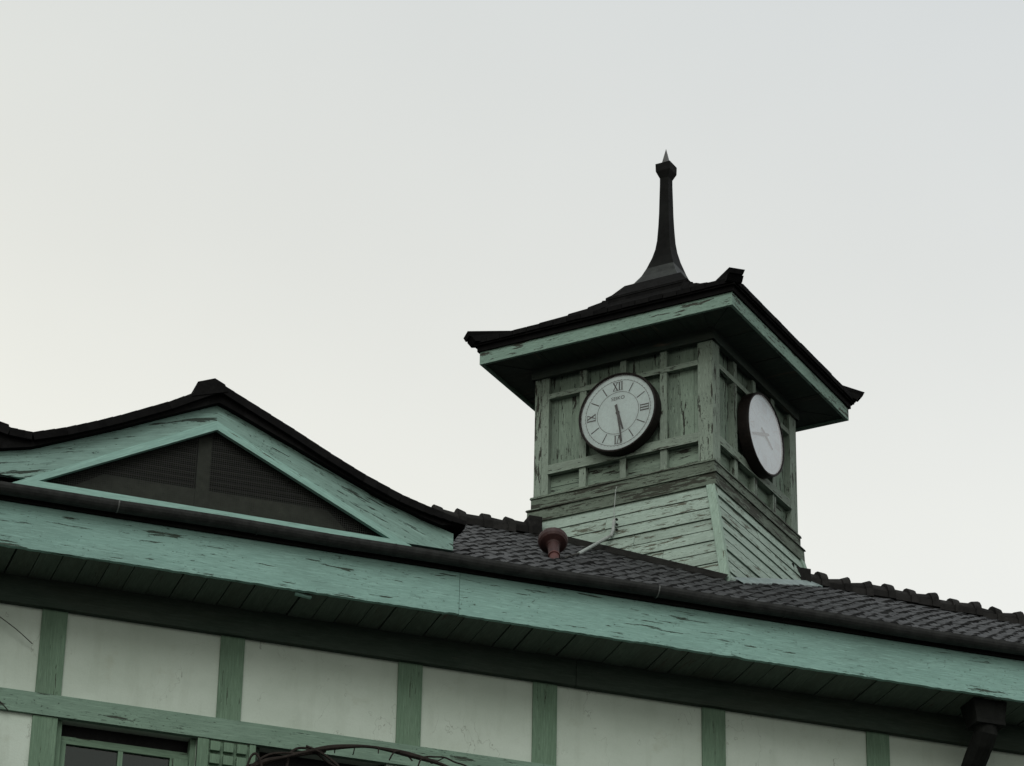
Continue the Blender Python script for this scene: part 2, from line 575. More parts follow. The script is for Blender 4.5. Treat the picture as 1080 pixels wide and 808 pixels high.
# jambs and the square lattice between the windows
mb = MB()
mb.box(W1[1], 4.274, YW - .004, YW + .03, ZB, 8.878)
mb.box(4.527, W2[0], YW - .004, YW + .03, ZB, 8.878)
mb.build('window_jamb', MAT['timber'], bld)
mb = MB()
mb.box(4.276, 4.525, YW + .008, YW + .02, ZB, 8.877, (0, 0, 1))
for r in range(12):
    for c in range(3):
        xx = 4.281 + c * .083
        zz = 8.862 - r * .083
        mb.box(xx, xx + .060, YW - .022, YW + .006, zz - .058, zz, (0, 0, 1))
mb.build('lattice_ornament', MAT['timber'], bld)

# windows: frame, sash with muntins, glass
for k, (a, b) in enumerate((W1, W2)):
    fr = MB()
    fr.box(a, b, YF + .03, YF + .13, ZB, ZB + .05)
    fr.box(a, a + .035, YF + .032, YF + .13, ZB + .05, 8.884)
    fr.box(b - .035, b, YF + .032, YF + .13, ZB + .05, 8.884)
    f = fr.build('window', MAT['timber' if k == 0 else 'frieze'], bld)
    hd = MB()
    hd.box(a, b, YF + .10, YF + .15, 8.79, 8.884)
    hd.build('head_shade', MAT['dark'], f)  # black bar standing for the shade in the top of the reveal
    s = MB()
    za, zb = (ZB + .05, 8.80)
    if k == 0:
        m0, m1 = a + .035, b - .035
        s.box(m0, m1, YF + .07, YF + .105, zb - .045, zb)
        s.box(m0, m0 + .04, YF + .07, YF + .105, za, zb - .045)
        s.box(m1 - .11, m1, YF + .07, YF + .105, za, zb - .045)
        s.box((m0 + m1) / 2 - .035, (m0 + m1) / 2 - .005, YF + .072, YF + .103, za, zb - .045)
        s.box(m0 + .04, m1 - .11, YF + .073, YF + .1, 8.20, 8.225)
        s.build('muntin', MAT['timber'], f)
        p = MB()
        p.box(m0 + .02, m1 - .03, YF + .088, YF + .092, za, zb - .02)
        p.build('pane', MAT['glass'], f)
        cu = MB()
        cu.box(m0, m1, YF + .22, YF + .23, za, zb)
        cu.build('blind', plain('grey_blind', (0.075, 0.098, 0.096), 0.2, 5, 0.9, 0.1), f)
    else:
        f['label'] = 'dark open window'
        s.box(a + .035, b - .035, YF + .10, YF + .125, 8.17, 8.22)
        s.box((a + b) / 2 - .015, (a + b) / 2 + .015, YF + .10, YF + .125, za, 8.17)
        s.build('muntin', MAT['frieze'], f)

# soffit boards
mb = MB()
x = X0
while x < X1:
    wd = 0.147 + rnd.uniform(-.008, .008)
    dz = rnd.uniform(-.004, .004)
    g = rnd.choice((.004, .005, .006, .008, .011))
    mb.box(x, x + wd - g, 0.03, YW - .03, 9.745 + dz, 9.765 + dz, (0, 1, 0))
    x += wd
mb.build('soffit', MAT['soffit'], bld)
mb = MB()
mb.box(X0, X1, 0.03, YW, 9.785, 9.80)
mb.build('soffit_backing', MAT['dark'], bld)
mb = MB()
mb.hexa([(4.655, .035, 9.722), (4.76, .05, 9.718), (4.76, .075, 9.718), (4.655, .06, 9.722),
         (4.655, .035, 9.736), (4.76, .05, 9.73), (4.76, .075, 9.73), (4.655, .06, 9.736)])
mb.build('splintered_board', MAT['trim'], bld)

# fascia board in long lengths with a ragged, chipped lower edge
for a, b in ((X0, -0.4), (-0.4, 2.7), (2.7, 5.69), (5.69, 9.95), (9.95, 13.0), (13.0, X1)):
    mb = MB()
    n = int((b - a) / .03)
    ou, ov = rnd.uniform(0, 40), rnd.uniform(0, 40)
    pr = []
    ch = 0.0
    for i in range(n + 1):
        if rnd.random() < .05:
            ch = rnd.choice((0, 0, .001, .002, .004))
        pr.append(9.736 + ch + rnd.uniform(-.0025, .0025))
    bow = rnd.uniform(-.003, .003)
    for i in range(n):
        xa = a + .0015 + (b - a - .003) * i / n
        xb = a + .0015 + (b - a - .003) * (i + 1) / n
        za, zb = pr[i], pr[i + 1]
        q = [(xa, bow, za), (xb, bow, zb), (xb, bow, 10.045), (xa, bow, 10.045)]
        mb.face(q, [(p[0] + ou, p[2] + ov) for p in q])
        q = [(xa, .03, za), (xb, .03, zb), (xb, bow, zb), (xa, bow, za)]
        mb.face(q, [(p[0] + ou, p[1] + ov) for p in q])
    for xx in (a + .0015, b - .0015):
        mb.face([(xx, bow, 9.74), (xx, .03, 9.74), (xx, .03, 10.045), (xx, bow, 10.045)])
    mb.face([(a, .03, 9.74), (b, .03, 9.74), (b, .03, 10.045), (a, .03, 10.045)])
    mb.build('fascia_board', MAT['fascia'], bld)
# dark strip above it and the gutter hung in front
mb = MB()
mb.box(X0, X1, -.022, .05, 10.018, 10.066)
mb.build('eave_strip', MAT['batten'], bld)
mb = MB()
prof = [(-.066 + .056 * math.cos(R(180 + 180 * k / 10)), 10.088 + .056 * math.sin(R(180 + 180 * k / 10))) for k in range(11)]
inner = [(-.066 + .051 * math.cos(R(360 - 180 * k / 10)), 10.088 + .051 * math.sin(R(360 - 180 * k / 10))) for k in range(11)]
prof = prof + inner
nx = 90


def gz(x):
    return .0035 * math.sin(x * 1.9) + .0025 * math.sin(x * 4.7 + 1)


for i in range(nx):
    xa = X0 + (X1 - X0) * i / nx
    xb = X0 + (X1 - X0) * (i + 1) / nx
    for k in range(len(prof)):
        p, q = prof[k], prof[(k + 1) % len(prof)]
        mb.face([(xa, p[0], p[1] + gz(xa)), (xb, p[0], p[1] + gz(xb)), (xb, q[0], q[1] + gz(xb)), (xa, q[0], q[1] + gz(xa))], smooth=k < 10)
gut = mb.build('gutter', MAT['gutter'], bld)
for x in (1.35, 4.95, 8.52, 11.9):
    mb = MB()
    for p, q in zip(prof[:10], prof[1:11]):
        e = [((v[0] + .066) * 1.05 - .066, (v[1] - 10.088) * 1.05 + 10.088 + gz(x)) for v in (p, q)]
        mb.face([(x, e[0][0], e[0][1]), (x + .05, e[0][0], e[0][1]), (x + .05, e[1][0], e[1][1]), (x, e[1][0], e[1][1])], smooth=True)
    mb.build('gutter_sleeve', MAT['gutter'], gut)
for k in range(22):
    x = X0 + .4 + k * .87
    mb = MB()
    pts = [(-.066 + .059 * math.cos(R(180 + 18 * j)), 10.088 + .059 * math.sin(R(180 + 18 * j))) for j in range(11)]
    for j in range(10):
        p, q = pts[j], pts[j + 1]
        mb.face([(x, p[0], p[1]), (x + .009, p[0], p[1]), (x + .009, q[0], q[1]), (x, q[0], q[1])])
    mb.box(x + .002, x + .008, -.012, -.006, 10.02, 10.088)
    mb.build('gutter_bracket', MAT['strap' if k % 4 == 3 else 'gutter'], gut)

# ---- roof: boarding, scale tiles, ridge
GABLE_TOP = [(2.05, 10.62), (2.50, 10.52), (2.70, 10.475), (2.80, 10.452), (2.938, 10.445), (3.136, 10.513), (3.323, 10.592), (3.466, 10.657), (3.753, 10.80),
             (3.898, 10.885), (4.075, 10.985), (4.323, 10.865), (4.555, 10.755), (4.793, 10.634), (5.026, 10.525),
             (5.264, 10.431), (5.42, 10.386), (5.60, 10.338), (5.69, 10.318)]


def gable_z(x):
    for (a, za), (b, zb) in zip(GABLE_TOP[:-1], GABLE_TOP[1:]):
        if a <= x <= b:
            return za + (zb - za) * (x - a) / (b - a)
    return -1


mb = MB()
n = 38
for i in range(n):
    xa, xb = X0 + (X1 - X0) * i / n, X0 + (X1 - X0) * (i + 1) / n
    mb.face([(xa, EY + .1, roof_z(xa, EY + .1) - .02), (xb, EY + .1, roof_z(xb, EY + .1) - .02), (xb, YR, roof_z(xb, YR) - .02), (xa, YR, roof_z(xa, YR) - .02)])
    mb.face([(xb, BACK, EZ), (xa, BACK, EZ), (xa, YR, roof_z(xa, YR) - .02), (xb, YR, roof_z(xb, YR) - .02)])
for x in (X0 + .3, X1 - .3):
    mb.face([(x, YF, 10.02), (x, BACK - .6, 10.02), (x, YR, roof_z(x, YR) - .03)])
roof = mb.build('roof', MAT['darktile'], bld)

mb = MB()
TW, TE = .098, .175          # pantile width and exposure
t = 0.0
while t < (YR - EY) / math.cos(math.atan(SLOPE)) - .02:
    x = -1.0 + rnd.uniform(-.008, .008)
    y_here = EY + t * math.cos(math.atan(SLOPE))
    while x < 14.5:
        gzv = gable_z(x)
        if not (gzv > 0 and roof_z(x, y_here) < gzv - .02 and 1.9 > y_here > .25):
            s = SLOPE - 0.0118 * min(max(x - 8, 0), 5)
            ca = 1 / math.sqrt(1 + s * s)
            dirt = Vector((0, ca, s * ca))
            nor = Vector((0, -s * ca, ca))
            jt, jn = rnd.uniform(-.012, .012) - (.03 if rnd.random() < .03 else 0), rnd.uniform(-.003, .006)
            O = Vector((x, EY, EZ)) + dirt * (t + jt)
            L = TE + .03
            lo, hi, un = [], [], []
            for q in range(9):
                a = q / 8
                wave = .013 * math.sin(math.pi * min(1, a / .68)) if a < .68 else -.004 * math.sin(math.pi * (a - .68) / .32)
                sx = (a - .5) * (TW - .003)
                scal = .012 * math.sin(math.pi * a)          # the lower lip bows out a little
                lo.append(O + Vector((sx, 0, 0)) + dirt * -scal + nor * (.020 + jn + wave))
                hi.append(O + Vector((sx, 0, 0)) + dirt * L + nor * (.011 + jn + wave * .9))
                un.append(O + Vector((sx, 0, 0)) + dirt * -scal + nor * (.004 + jn + wave * .75))
            u = (rnd.uniform(0, 99), rnd.uniform(0, 99))
            for q in range(8):
                mb.face([lo[q], lo[q + 1], hi[q + 1], hi[q]], [u] * 4, True)
                mb.face([un[q], un[q + 1], lo[q + 1], lo[q]], [u] * 4)
            mb.face([un[0], lo[0], hi[0]], [u] * 3)
            mb.face([lo[8], un[8], hi[8]], [u] * 3)
        x += TW
    t += TE
mb.build('roof_tiles', MAT['tile'], roof)


def ridge_run(mb, xa, xb, rng):
    x = xa
    while x < xb:
        L = .183 + rng.uniform(-.008, .008)
        zt = roof_z(x, YR) + .105 + rng.uniform(-.010, .012)
        tilt = rng.uniform(-.016, .010)
        u = (rng.uniform(0, 99), rng.uniform(0, 99))
        n = 9

        def ring(xx, r, dz, h):
            return [Vector((xx, YR + r * math.cos(R(180 * k / (n - 1))), zt + dz - h + h * math.sin(R(180 * k / (n - 1))))) for k in range(n)]
        # half-round cap then the wider collar at its end
        for (p, q, r, h, dz) in ((x, x + L * .80, .085, .082, -.006), (x + L * .72, x + L * 1.04, .108, .108, .016)):
            A, B = ring(p, r, dz + tilt, h), ring(q, r, dz - tilt, h)
            for k in range(n - 1):
                mb.face([B[k], A[k], A[k + 1], B[k + 1]], [u] * 4)
            mb.face(A, [u] * n)
            mb.face(B[::-1], [u] * n)
            for ring_ in (A, B):
                pass
            mb.face([A[0], A[-1], B[-1], B[0]], [u] * 4)
        # flat bedding course underneath, overlapping in the same rhythm
        u = (rng.uniform(0, 99), rng.uniform(0, 99))
        zb = zt - .083
        i0 = len(mb.uv)
        yo = rng.uniform(-.008, .008)
        mb.box(x + .004, x + L * .98, YR - .115 + yo, YR + .115 + yo, zb - .05, zb - .002)
        mb.box(x + L * .70, x + L * 1.02, YR - .128 + yo, YR + .128 + yo, zb - .056, zb + .004)
        for k in range(i0, len(mb.uv)):
            mb.uv[k] = [u] * len(mb.uv[k])
        mb.box(x, x + L, YR - .10, YR + .10, zb - .075, zb - .052)
        mb.box(x + .003, x + L * .97, YR - .135 + yo, YR + .135 + yo, zb - .125, zb - .077)
        x += L


CEN = Vector((8.1512, 2.7424, 0))
S = 1.4596
rr = random.Random(5)
mb = MB()
ridge_run(mb, X0, 7.02, rr)
ridge_run(mb, 9.20, X1, rr)
mb.build('ridge_tiles', MAT['ridge'], roof)
# end stones where the ridge meets the tower
for bx in ((7.03, 7.13, YR - .13, YR + .1, roof_z(7, YR) - .06, roof_z(7, YR) + .11),
           (8.94, 9.06, 2.50, 2.72, 11.45, 11.685), (9.065, 9.22, 2.56, 2.85, 11.45, 11.69)):
    mb = MB()
    mb.box(*bx)
    for k in range(len(mb.uv)):
        mb.uv[k] = [(1.3, 7.7)] * len(mb.uv[k])
    mb.build('ridge_end', MAT['ridge'], roof)

# ---- gable (dormer pediment)
gab = MB()
# tympanum backing
gab.face([(2.9, .11, 10.10), (5.35, .11, 10.10), (4.083, .11, 10.74)])
gable = gab.build('gable', MAT['louvre'], bld)
BT = [(2.05, 10.36), (2.40, 10.325), (2.764, 10.325), (2.947, 10.368), (3.186, 10.471), (3.471, 10.593), (3.758, 10.729), (4.08, 10.876)]
BTR = [(4.08, 10.876), (4.329, 10.767), (4.559, 10.667), (4.797, 10.562), (5.11, 10.427), (5.423, 10.318), (5.631, 10.262)]
TRO = [(2.848, 10.125), (4.077, 10.762), (5.369, 10.121)]
TRI = [(3.011, 10.166), (4.083, 10.703), (5.22, 10.154)]


def lerp_line(p, q, x):
    return p[1] + (q[1] - p[1]) * (x - p[0]) / (q[0] - p[0])


def barge(top, low, y0, y1):
    """board between two polylines given at the same x stations"""
    mb = MB()
    ou, ov = rnd.uniform(0, 40), rnd.uniform(0, 40)
    d = Vector((top[-1][0] - top[0][0], 0, top[-1][1] - top[0][1])).normalized()
    q = Vector((-d.z, 0, d.x))

    def uv(ps):
        return [(Vector(p).dot(d) + ou, Vector(p).dot(q) + ov + p[1]) for p in ps]
    for (a, b, c, e) in zip(top[:-1], top[1:], low[:-1], low[1:]):
        f = [(c[0], y0, c[1]), (e[0], y0, e[1]), (b[0], y0, b[1]), (a[0], y0, a[1])]
        mb.face(f, uv(f))
        f = [(c[0], y1, c[1]), (e[0], y1, e[1]), (e[0], y0, e[1]), (c[0], y0, c[1])]
        mb.face(f, uv(f))
        f = [(a[0], y0, a[1]), (b[0], y0, b[1]), (b[0], y1, b[1]), (a[0], y1, a[1])]
        mb.face(f, uv(f))
    for a, c in ((top[0], low[0]), (top[-1], low[-1])):
        f = [(c[0], y0, c[1]), (c[0], y1, c[1]), (a[0], y1, a[1]), (a[0], y0, a[1])]
        mb.face(f, uv(f))
    return mb


def densify(poly, n):
    o = []
    for (a, b) in zip(poly[:-1], poly[1:]):
        for k in range(n):
            o.append((a[0] + (b[0] - a[0]) * k / n, a[1] + (b[1] - a[1]) * k / n))
    o.append(poly[-1])
    return o


def lowline(x):
    l = lerp_line(TRO[0], TRO[1], x) if x < 4.08 else lerp_line(TRO[1], TRO[2], x)
    return max(l - .02, 10.175 if x < 4 else 10.148)


t1, t2 = densify(BT, 4), densify(BTR, 4)
for i, (tp) in enumerate((t1, t2)):
    barge(tp, [(x, lowline(x)) for x, z in tp], -.03, .0).build('bargeboard', MAT['gable'], gable)
# flat trim round the louvre opening: three mitred strips
for a, b in ((0, 1), (1, 2), (2, 0)):
    mb = MB()
    o = [TRO[a], TRO[b], TRI[b], TRI[a]]
    y0, y1 = -.042, -.008
    c = [(p[0], y0, p[1]) for p in o]
    e = [(p[0], y1, p[1]) for p in o]
    d = Vector((o[1][0] - o[0][0], 0, o[1][1] - o[0][1]))
    mb.hexa([c[0], c[1], e[1], e[0], c[3], c[2], e[2], e[3]], d)
    mb.build('opening_trim', MAT['trim'], gable)
# reveal, louvre slats, mullion, lower panel
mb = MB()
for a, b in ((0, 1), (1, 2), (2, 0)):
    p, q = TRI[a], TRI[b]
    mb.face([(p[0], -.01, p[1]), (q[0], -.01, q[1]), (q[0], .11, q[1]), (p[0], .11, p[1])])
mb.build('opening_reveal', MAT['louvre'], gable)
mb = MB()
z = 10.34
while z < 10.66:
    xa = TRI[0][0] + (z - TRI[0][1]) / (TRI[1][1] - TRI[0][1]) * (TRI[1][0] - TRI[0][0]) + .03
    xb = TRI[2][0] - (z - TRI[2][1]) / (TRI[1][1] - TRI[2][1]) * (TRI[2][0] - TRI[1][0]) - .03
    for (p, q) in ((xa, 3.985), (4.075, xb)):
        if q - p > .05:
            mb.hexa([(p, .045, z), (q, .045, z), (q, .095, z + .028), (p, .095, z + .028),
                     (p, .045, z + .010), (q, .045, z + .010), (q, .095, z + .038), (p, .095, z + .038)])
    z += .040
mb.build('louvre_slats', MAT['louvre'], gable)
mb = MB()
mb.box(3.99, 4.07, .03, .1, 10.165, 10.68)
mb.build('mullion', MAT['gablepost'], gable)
mb = MB()
mb.hexa([(3.16, .05, 10.165), (5.0, .05, 10.165), (5.0, .1, 10.165), (3.16, .1, 10.165),
         (3.42, .05, 10.325), (4.83, .05, 10.325), (4.83, .1, 10.325), (3.42, .1, 10.325)], (1, 0, 0))
mb.build('lower_panel', MAT['gablepost'], gable)
mb = MB()
mb.face([(TRI[0][0], .012, TRI[0][1]), (TRI[2][0], .012, TRI[2][1]), (TRI[1][0], .012, TRI[1][1])])
mb.build('wire_screen', MAT['screen'], gable)
# gable roof: swept slab running back into the main slope, with verge tiles in front
mb = MB()


def board_z(x):
    L = BT if x < 4.08 else BTR
    for a, b in zip(L[:-1], L[1:]):
        if a[0] <= x <= b[0]:
            return lerp_line(a, b, x)
    return L[-1][1] - .3 * (x - L[-1][0])


gx = densify(GABLE_TOP, 3)
for (xa, za), (xb, zb) in zip(gx[:-1], gx[1:]):
    ya = (za - EZ) / SLOPE + EY + .15
    yb = (zb - EZ) / SLOPE + EY + .15
    ta, tb = (.06 if q_ < 5.45 else max(.03, .06 - (q_ - 5.45) * .14) for q_ in (xa, xb))
    la, lb = (min(board_z(xa), za - ta) if xa < 5.58 else za - ta), (min(board_z(xb), zb - tb) if xb < 5.58 else zb - tb)
    y0 = -.075
    mb.face([(xa, y0, za), (xb, y0, zb), (xb, yb, zb), (xa, ya, za)], [(xa * 3 // 1, 2)] * 4)
    mb.face([(xa, y0, la), (xb, y0, lb), (xb, y0, zb), (xa, y0, za)], [(xa * 5 // 1, 7)] * 4)
    mb.face([(xa, .02, la), (xb, .02, lb), (xb, y0, lb), (xa, y0, la)], [(xa * 5 // 1, 4)] * 4)
(xb, zb) = gx[-1]
mb.face([(xb, -.075, zb - .02), (xb, .3, zb - .02), (xb, .35, zb), (xb, -.075, zb)], [(1, 1)] * 4)
groof = mb.build('gable_roof', MAT['darktile'], gable)
# verge tiles: short overlapping lengths following the curve
mb = MB()
dist = 0
for (xa, za), (xb, zb) in zip(gx[:-1], gx[1:]):
    e = rnd.uniform(0, .0012)
    d = Vector((xb - xa, 0, zb - za))
    nn = Vector((-d.z, 0, d.x)).normalized()
    A, B = Vector((xa, 0, za)), Vector((xb, 0, zb))
    lo = .045 if xa < 5.4 else max(.02, .045 - (xa - 5.4) * .09)
    c = [A - nn * lo, B - nn * lo, B + nn * (.007 + e), A + nn * (.005 + e)]
    u = (rnd.uniform(0, 99), rnd.uniform(0, 99))
    i0 = len(mb.uv)
    f = [Vector((p.x, -.105, p.z)) for p in c]
    k = [Vector((p.x, .09, p.z)) for p in c]
    mb.hexa([f[0], f[1], k[1], k[0], f[3], f[2], k[2], k[3]])
    for q in range(i0, len(mb.uv)):
        mb.uv[q] = [u] * len(mb.uv[q])
mb.build('verge_tiles', MAT['darktile'], groof)
mb = MB()
ro = [(3.895, 10.87), (4.12, 10.94), (4.097, 10.987), (4.032, 11.018), (3.925, 10.975)]
for q in range(5):
    p, n_ = ro[q], ro[(q + 1) % 5]
    mb.face([(p[0], -.11, p[1]), (n_[0], -.11, n_[1]), (n_[0], .9, n_[1]), (p[0], .9, p[1])])
mb.face([(p[0], -.11, p[1]) for p in ro])
mb.face([(p[0], .9, p[1]) for p in ro][::-1])
for k in range(len(mb.uv)):
    mb.uv[k] = [(1.3, 3.7)] * len(mb.uv[k])
mb.build('gable_ridge', MAT['darktile'], groof)
mb = MB()
mb.hexa([(2.70, -.10, 10.45), (2.80, -.10, 10.44), (2.80, .3, 10.44), (2.70, .3, 10.45), (2.70, -.10, 10.497), (2.79, -.10, 10.478), (2.79, .3, 10.478), (2.70, .3, 10.497)])
mb.build('verge_end_tile', MAT['darktile'], groof)

# ---- downpipe under the right end of the eave
mb = MB()
mb.hexa([(9.262, .09, 9.61), (9.462, .09, 9.61), (9.462, .25, 9.61), (9.262, .25, 9.61),
         (9.235, .07, 9.742), (9.475, .07, 9.742), (9.475, .27, 9.742), (9.235, .27, 9.742)])
mb.hexa([(9.258, .085, 9.585), (9.466, .085, 9.585), (9.466, .255, 9.585), (9.258, .255, 9.585),
         (9.258, .085, 9.61), (9.466, .085, 9.61), (9.466, .255, 9.61), (9.258, .255, 9.61)])
hop = mb.build('downpipe', MAT['ironpipe'], bld)
mb = MB()
mb.tube([(9.362, .17, 9.60), (9.362, .17, 9.55), (9.355, .22, 9.49), (9.345, .31, 9.40), (9.34, .38, 9.33), (9.34, .385, 9.2), (9.34, .385, .1)], .078, 12)
mb.build('pipe_run', MAT['ironpipe'], hop)

# ------------------------------------------------------------------ clock tower
A = R(42.2319)
eR = Vector((math.cos(A), math.sin(A), 0))
eL = Vector((-math.sin(A), math.cos(A), 0))
FN = [-eR, -eL, eR, eL]                       # outward normals: left face, right face, two at the back
FT = [-eL, eR, eL, -eR]                       # to the viewer's right on each face
H = S / 2


def FP(k, a, off, z):
    p = CEN + FN[k] * (H + off) + FT[k] * a
    return Vector((p.x, p.y, z))


tw = thing('clock_tower', (CEN.x, CEN.y, 10.6), 'square green clock tower with peeling boards, flared skirt and black spire on the roof', 'clock tower')


def fbox(mb, k, a0, a1, o0, o1, z0, z1, grain=None):
    if grain == 'h':
        grain = FT[k]
    elif grain == 'v':
        grain = (0, 0, 1)
    mb.hexa([FP(k, a0, o1, z0), FP(k, a1, o1, z0), FP(k, a1, o0, z0), FP(k, a0, o0, z0),
             FP(k, a0, o1, z1), FP(k, a1, o1, z1), FP(k, a1, o0, z1), FP(k, a0, o0, z1)], grain)


ZS = 13.045      # underside of the tower eaves
ZL, ZU = 12.0, 13.15
ST = [-.33, 0.0, .33]
for k in range(4):
    # boarded panels, each bay of planks
    mb = MB()
    bays = [-H + .06, -.33, 0, .33, H - .06]
    for a, b in zip(bays[:-1], bays[1:]):
        n = 3
        for j in range(n):
            p, q = a + (b - a) * j / n, a + (b - a) * (j + 1) / n
            dj = rnd.uniform(-.002, .002)
            fbox(mb, k, p + .001, q - .001, -.09, -.052 + dj, 12.25, ZS + .05, 'v')
        for j in range(2):
            fbox(mb, k, a + .001, b - .001, -.09, -.050 + rnd.uniform(-.003, .003), 11.98 + .11 * j + .001 * j, 12.09 + .1595 * j, 'h')
    mb.build('wall_panel', MAT['tower'], tw)
    mb = MB()
    for c in ST:
        wd = .026 + rnd.uniform(-.002, .002)
        fbox(mb, k, c - wd, c + wd, -.055, -.006, ZL, 12.184, 'v')
        fbox(mb, k, c - wd, c + wd, -.055, -.006, 12.256, 12.798, 'v')
        fbox(mb, k, c - wd, c + wd, -.055, -.006, 12.842, ZS + .04, 'v')
    for (z0, z1) in ((12.185, 12.255), (12.80, 12.84)):
        fbox(mb, k, -H + .116, H - .116, -.055, -.002, z0, z1, 'h')
    # small bead under each rail
    fbox(mb, k, -H + .118, H - .118, -.03, .008, 12.176, 12.186, 'h')
    mb.build('panel_frame', MAT['towerframe'], tw)
    # soffit frieze hard under the eave
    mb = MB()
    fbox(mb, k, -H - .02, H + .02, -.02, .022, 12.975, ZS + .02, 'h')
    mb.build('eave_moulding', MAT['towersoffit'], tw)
for sx, sy in ((0, 1), (1, 1), (2, 1), (3, 1)):
    k = sx
    mb = MB()
    # corner board pair: on face k at its right end, and on the next face at its left end
    fbox(mb, k, H - .118, H, -.06, .0, ZL, ZS + .04, 'v')
    fbox(mb, (k + 1) % 4, -H + .062, -H + .118, -.06, .0, ZL, ZS + .04, 'v')
    mb.build('corner_board', MAT['towerframe'], tw)


def ring_course(mb, z0, z1, o0, o1, back=-.06, top_o=None):
    """mitred band round the tower; o0 = projection at the foot, o1 at the head"""
    for k in range(4):
        a0, a1 = H + o0, H + o1
        mb.hexa([FP(k, -a0, o0, z0), FP(k, a0, o0, z0), FP(k, H + back, back, z0), FP(k, -H - back, back, z0),
                 FP(k, -a1, o1, z1), FP(k, a1, o1, z1), FP(k, H + back, back, z1), FP(k, -H - back, back, z1)], FT[k])


mb = MB()
ring_course(mb, 11.902, 11.992, .013, .013)
ring_course(mb, 11.992, 12.008, .021, .017)
ring_course(mb, 11.796, 11.890, .036, .032)
ring_course(mb, 11.890, 11.902, .043, .038)
mb.build('belt_course', MAT['belt'], tw)

# flared skirt in lapped boards
ZT0, ZB0 = 11.797, 10.5


def sk_off(z):
    return .022 + (11.797 - z) * .236


for k in range(4):
    mb = MB()
    z1 = ZT0
    while z1 > ZB0:
        hgt = .098 + rnd.uniform(-.004, .004)
        z0 = z1 - hgt + .004
        j = rnd.uniform(-.003, .003)
        o0, o1 = sk_off(z0) + .006 + j, sk_off(z1) - .002 + j
        a0, a1 = H + sk_off(z0) - .004, H + sk_off(z1) - .004
        # each course is butted from two boards
        cut = rnd.choice((-.35, -.1, .15, .4, 2))
        segs = [(-1, cut), (cut, 1)] if cut < 1 else [(-1, 1)]
        for (p, q) in segs:
            jj = rnd.uniform(-.002, .002)
            g = .0015
            P0, Q0 = (p if p > -1 else -a0 + .014) , (q if q < 1 else a0)
            P1, Q1 = (p if p > -1 else -a1 + .014) , (q if q < 1 else a1)
            mb.hexa([FP(k, P0 + g, o0 + jj, z0), FP(k, Q0 - g, o0 + jj, z0), FP(k, Q0 - g, o0 - .04, z0), FP(k, P0 + g, o0 - .04, z0),
                     FP(k, P1 + g, o1 + jj, z1), FP(k, Q1 - g, o1 + jj, z1), FP(k, Q1 - g, o1 - .04, z1), FP(k, P1 + g, o1 - .04, z1)], FT[k])
        z1 -= hgt
    mb.build('skirt_boards', MAT['skirt'], tw)
    # backing so no light shows between the boards
    mb = MB()
    a0, a1 = H + sk_off(ZB0) - .03, H + sk_off(ZT0) - .03
    mb.face([FP(k, -a0, sk_off(ZB0) - .03, ZB0), FP(k, a0, sk_off(ZB0) - .03, ZB0), FP(k, a1, sk_off(ZT0) - .03, ZT0), FP(k, -a1, sk_off(ZT0) - .03, ZT0)])
    mb.build('skirt_backing', MAT['batten'], tw)
    # corner batten on the right end of each face
    mb = MB()
    o0, o1 = sk_off(ZB0), sk_off(ZT0)
    e0, e1 = H + o0, H + o1
    mb.hexa([FP(k, e0 - .062, o0 + .018, ZB0), FP(k, e0 + .002, o0 + .018, ZB0), FP(k, e0 + .002, o0 - .02, ZB0), FP(k, e0 - .062, o0 - .02, ZB0),
             FP(k, e1 - .062, o1 + .018, ZT0), FP(k, e1 + .002, o1 + .018, ZT0), FP(k, e1 + .002, o1 - .02, ZT0), FP(k, e1 - .062, o1 - .02, ZT0)], (0, 0, 1))
    mb.build('corner_batten', MAT['batten_paint'], tw)

# lead flashing and dark apron at the foot of the skirt, lying on the tiles
def skirt_foot(k, a):
    """where skirt face k, at fraction a of its width, meets the tiles"""
    lo, hi = 10.5, 11.8
    for _ in range(40):
        z = (lo + hi) / 2
        p = FP(k, a * (H + sk_off(z)), sk_off(z), z)
        if roof_z(p.x, p.y) + .03 > z:
            lo = z
        else:
            hi = z
    return FP(k, a * (H + sk_off(z)), sk_off(z), z)


def apron(k, width, hgt, mat, name, f0=-1.0, f1=1.0):
    mb = MB()
    n = 12
    for i in range(n):
        fa, fb = f0 + (f1 - f0) * i / n, f0 + (f1 - f0) * (i + 1) / n
        P, Q = skirt_foot(k, fa), skirt_foot(k, fb)
        Pw, Qw = P + FN[k] * width, Q + FN[k] * width
        Pw.z, Qw.z = roof_z(Pw.x, Pw.y) + .036, roof_z(Qw.x, Qw.y) + .036
        Ph, Qh = P + FN[k] * .024 + Vector((0, 0, hgt)), Q + FN[k] * .024 + Vector((0, 0, hgt))
        b = Vector((0, 0, -.05))
        mb.face([Pw, Qw, Qh, Ph])
        mb.face([Pw + b, Qw + b, Qw, Pw])
    return mb.build(name, mat, tw)


apron(0, .10, .035, MAT['batten'], 'flashing')
apron(1, .10, .02, MAT['flash'], 'flashing')
apron(3, .10, .03, MAT['batten'], 'flashing')
apron(2, .10, .03, MAT['batten'], 'flashing')

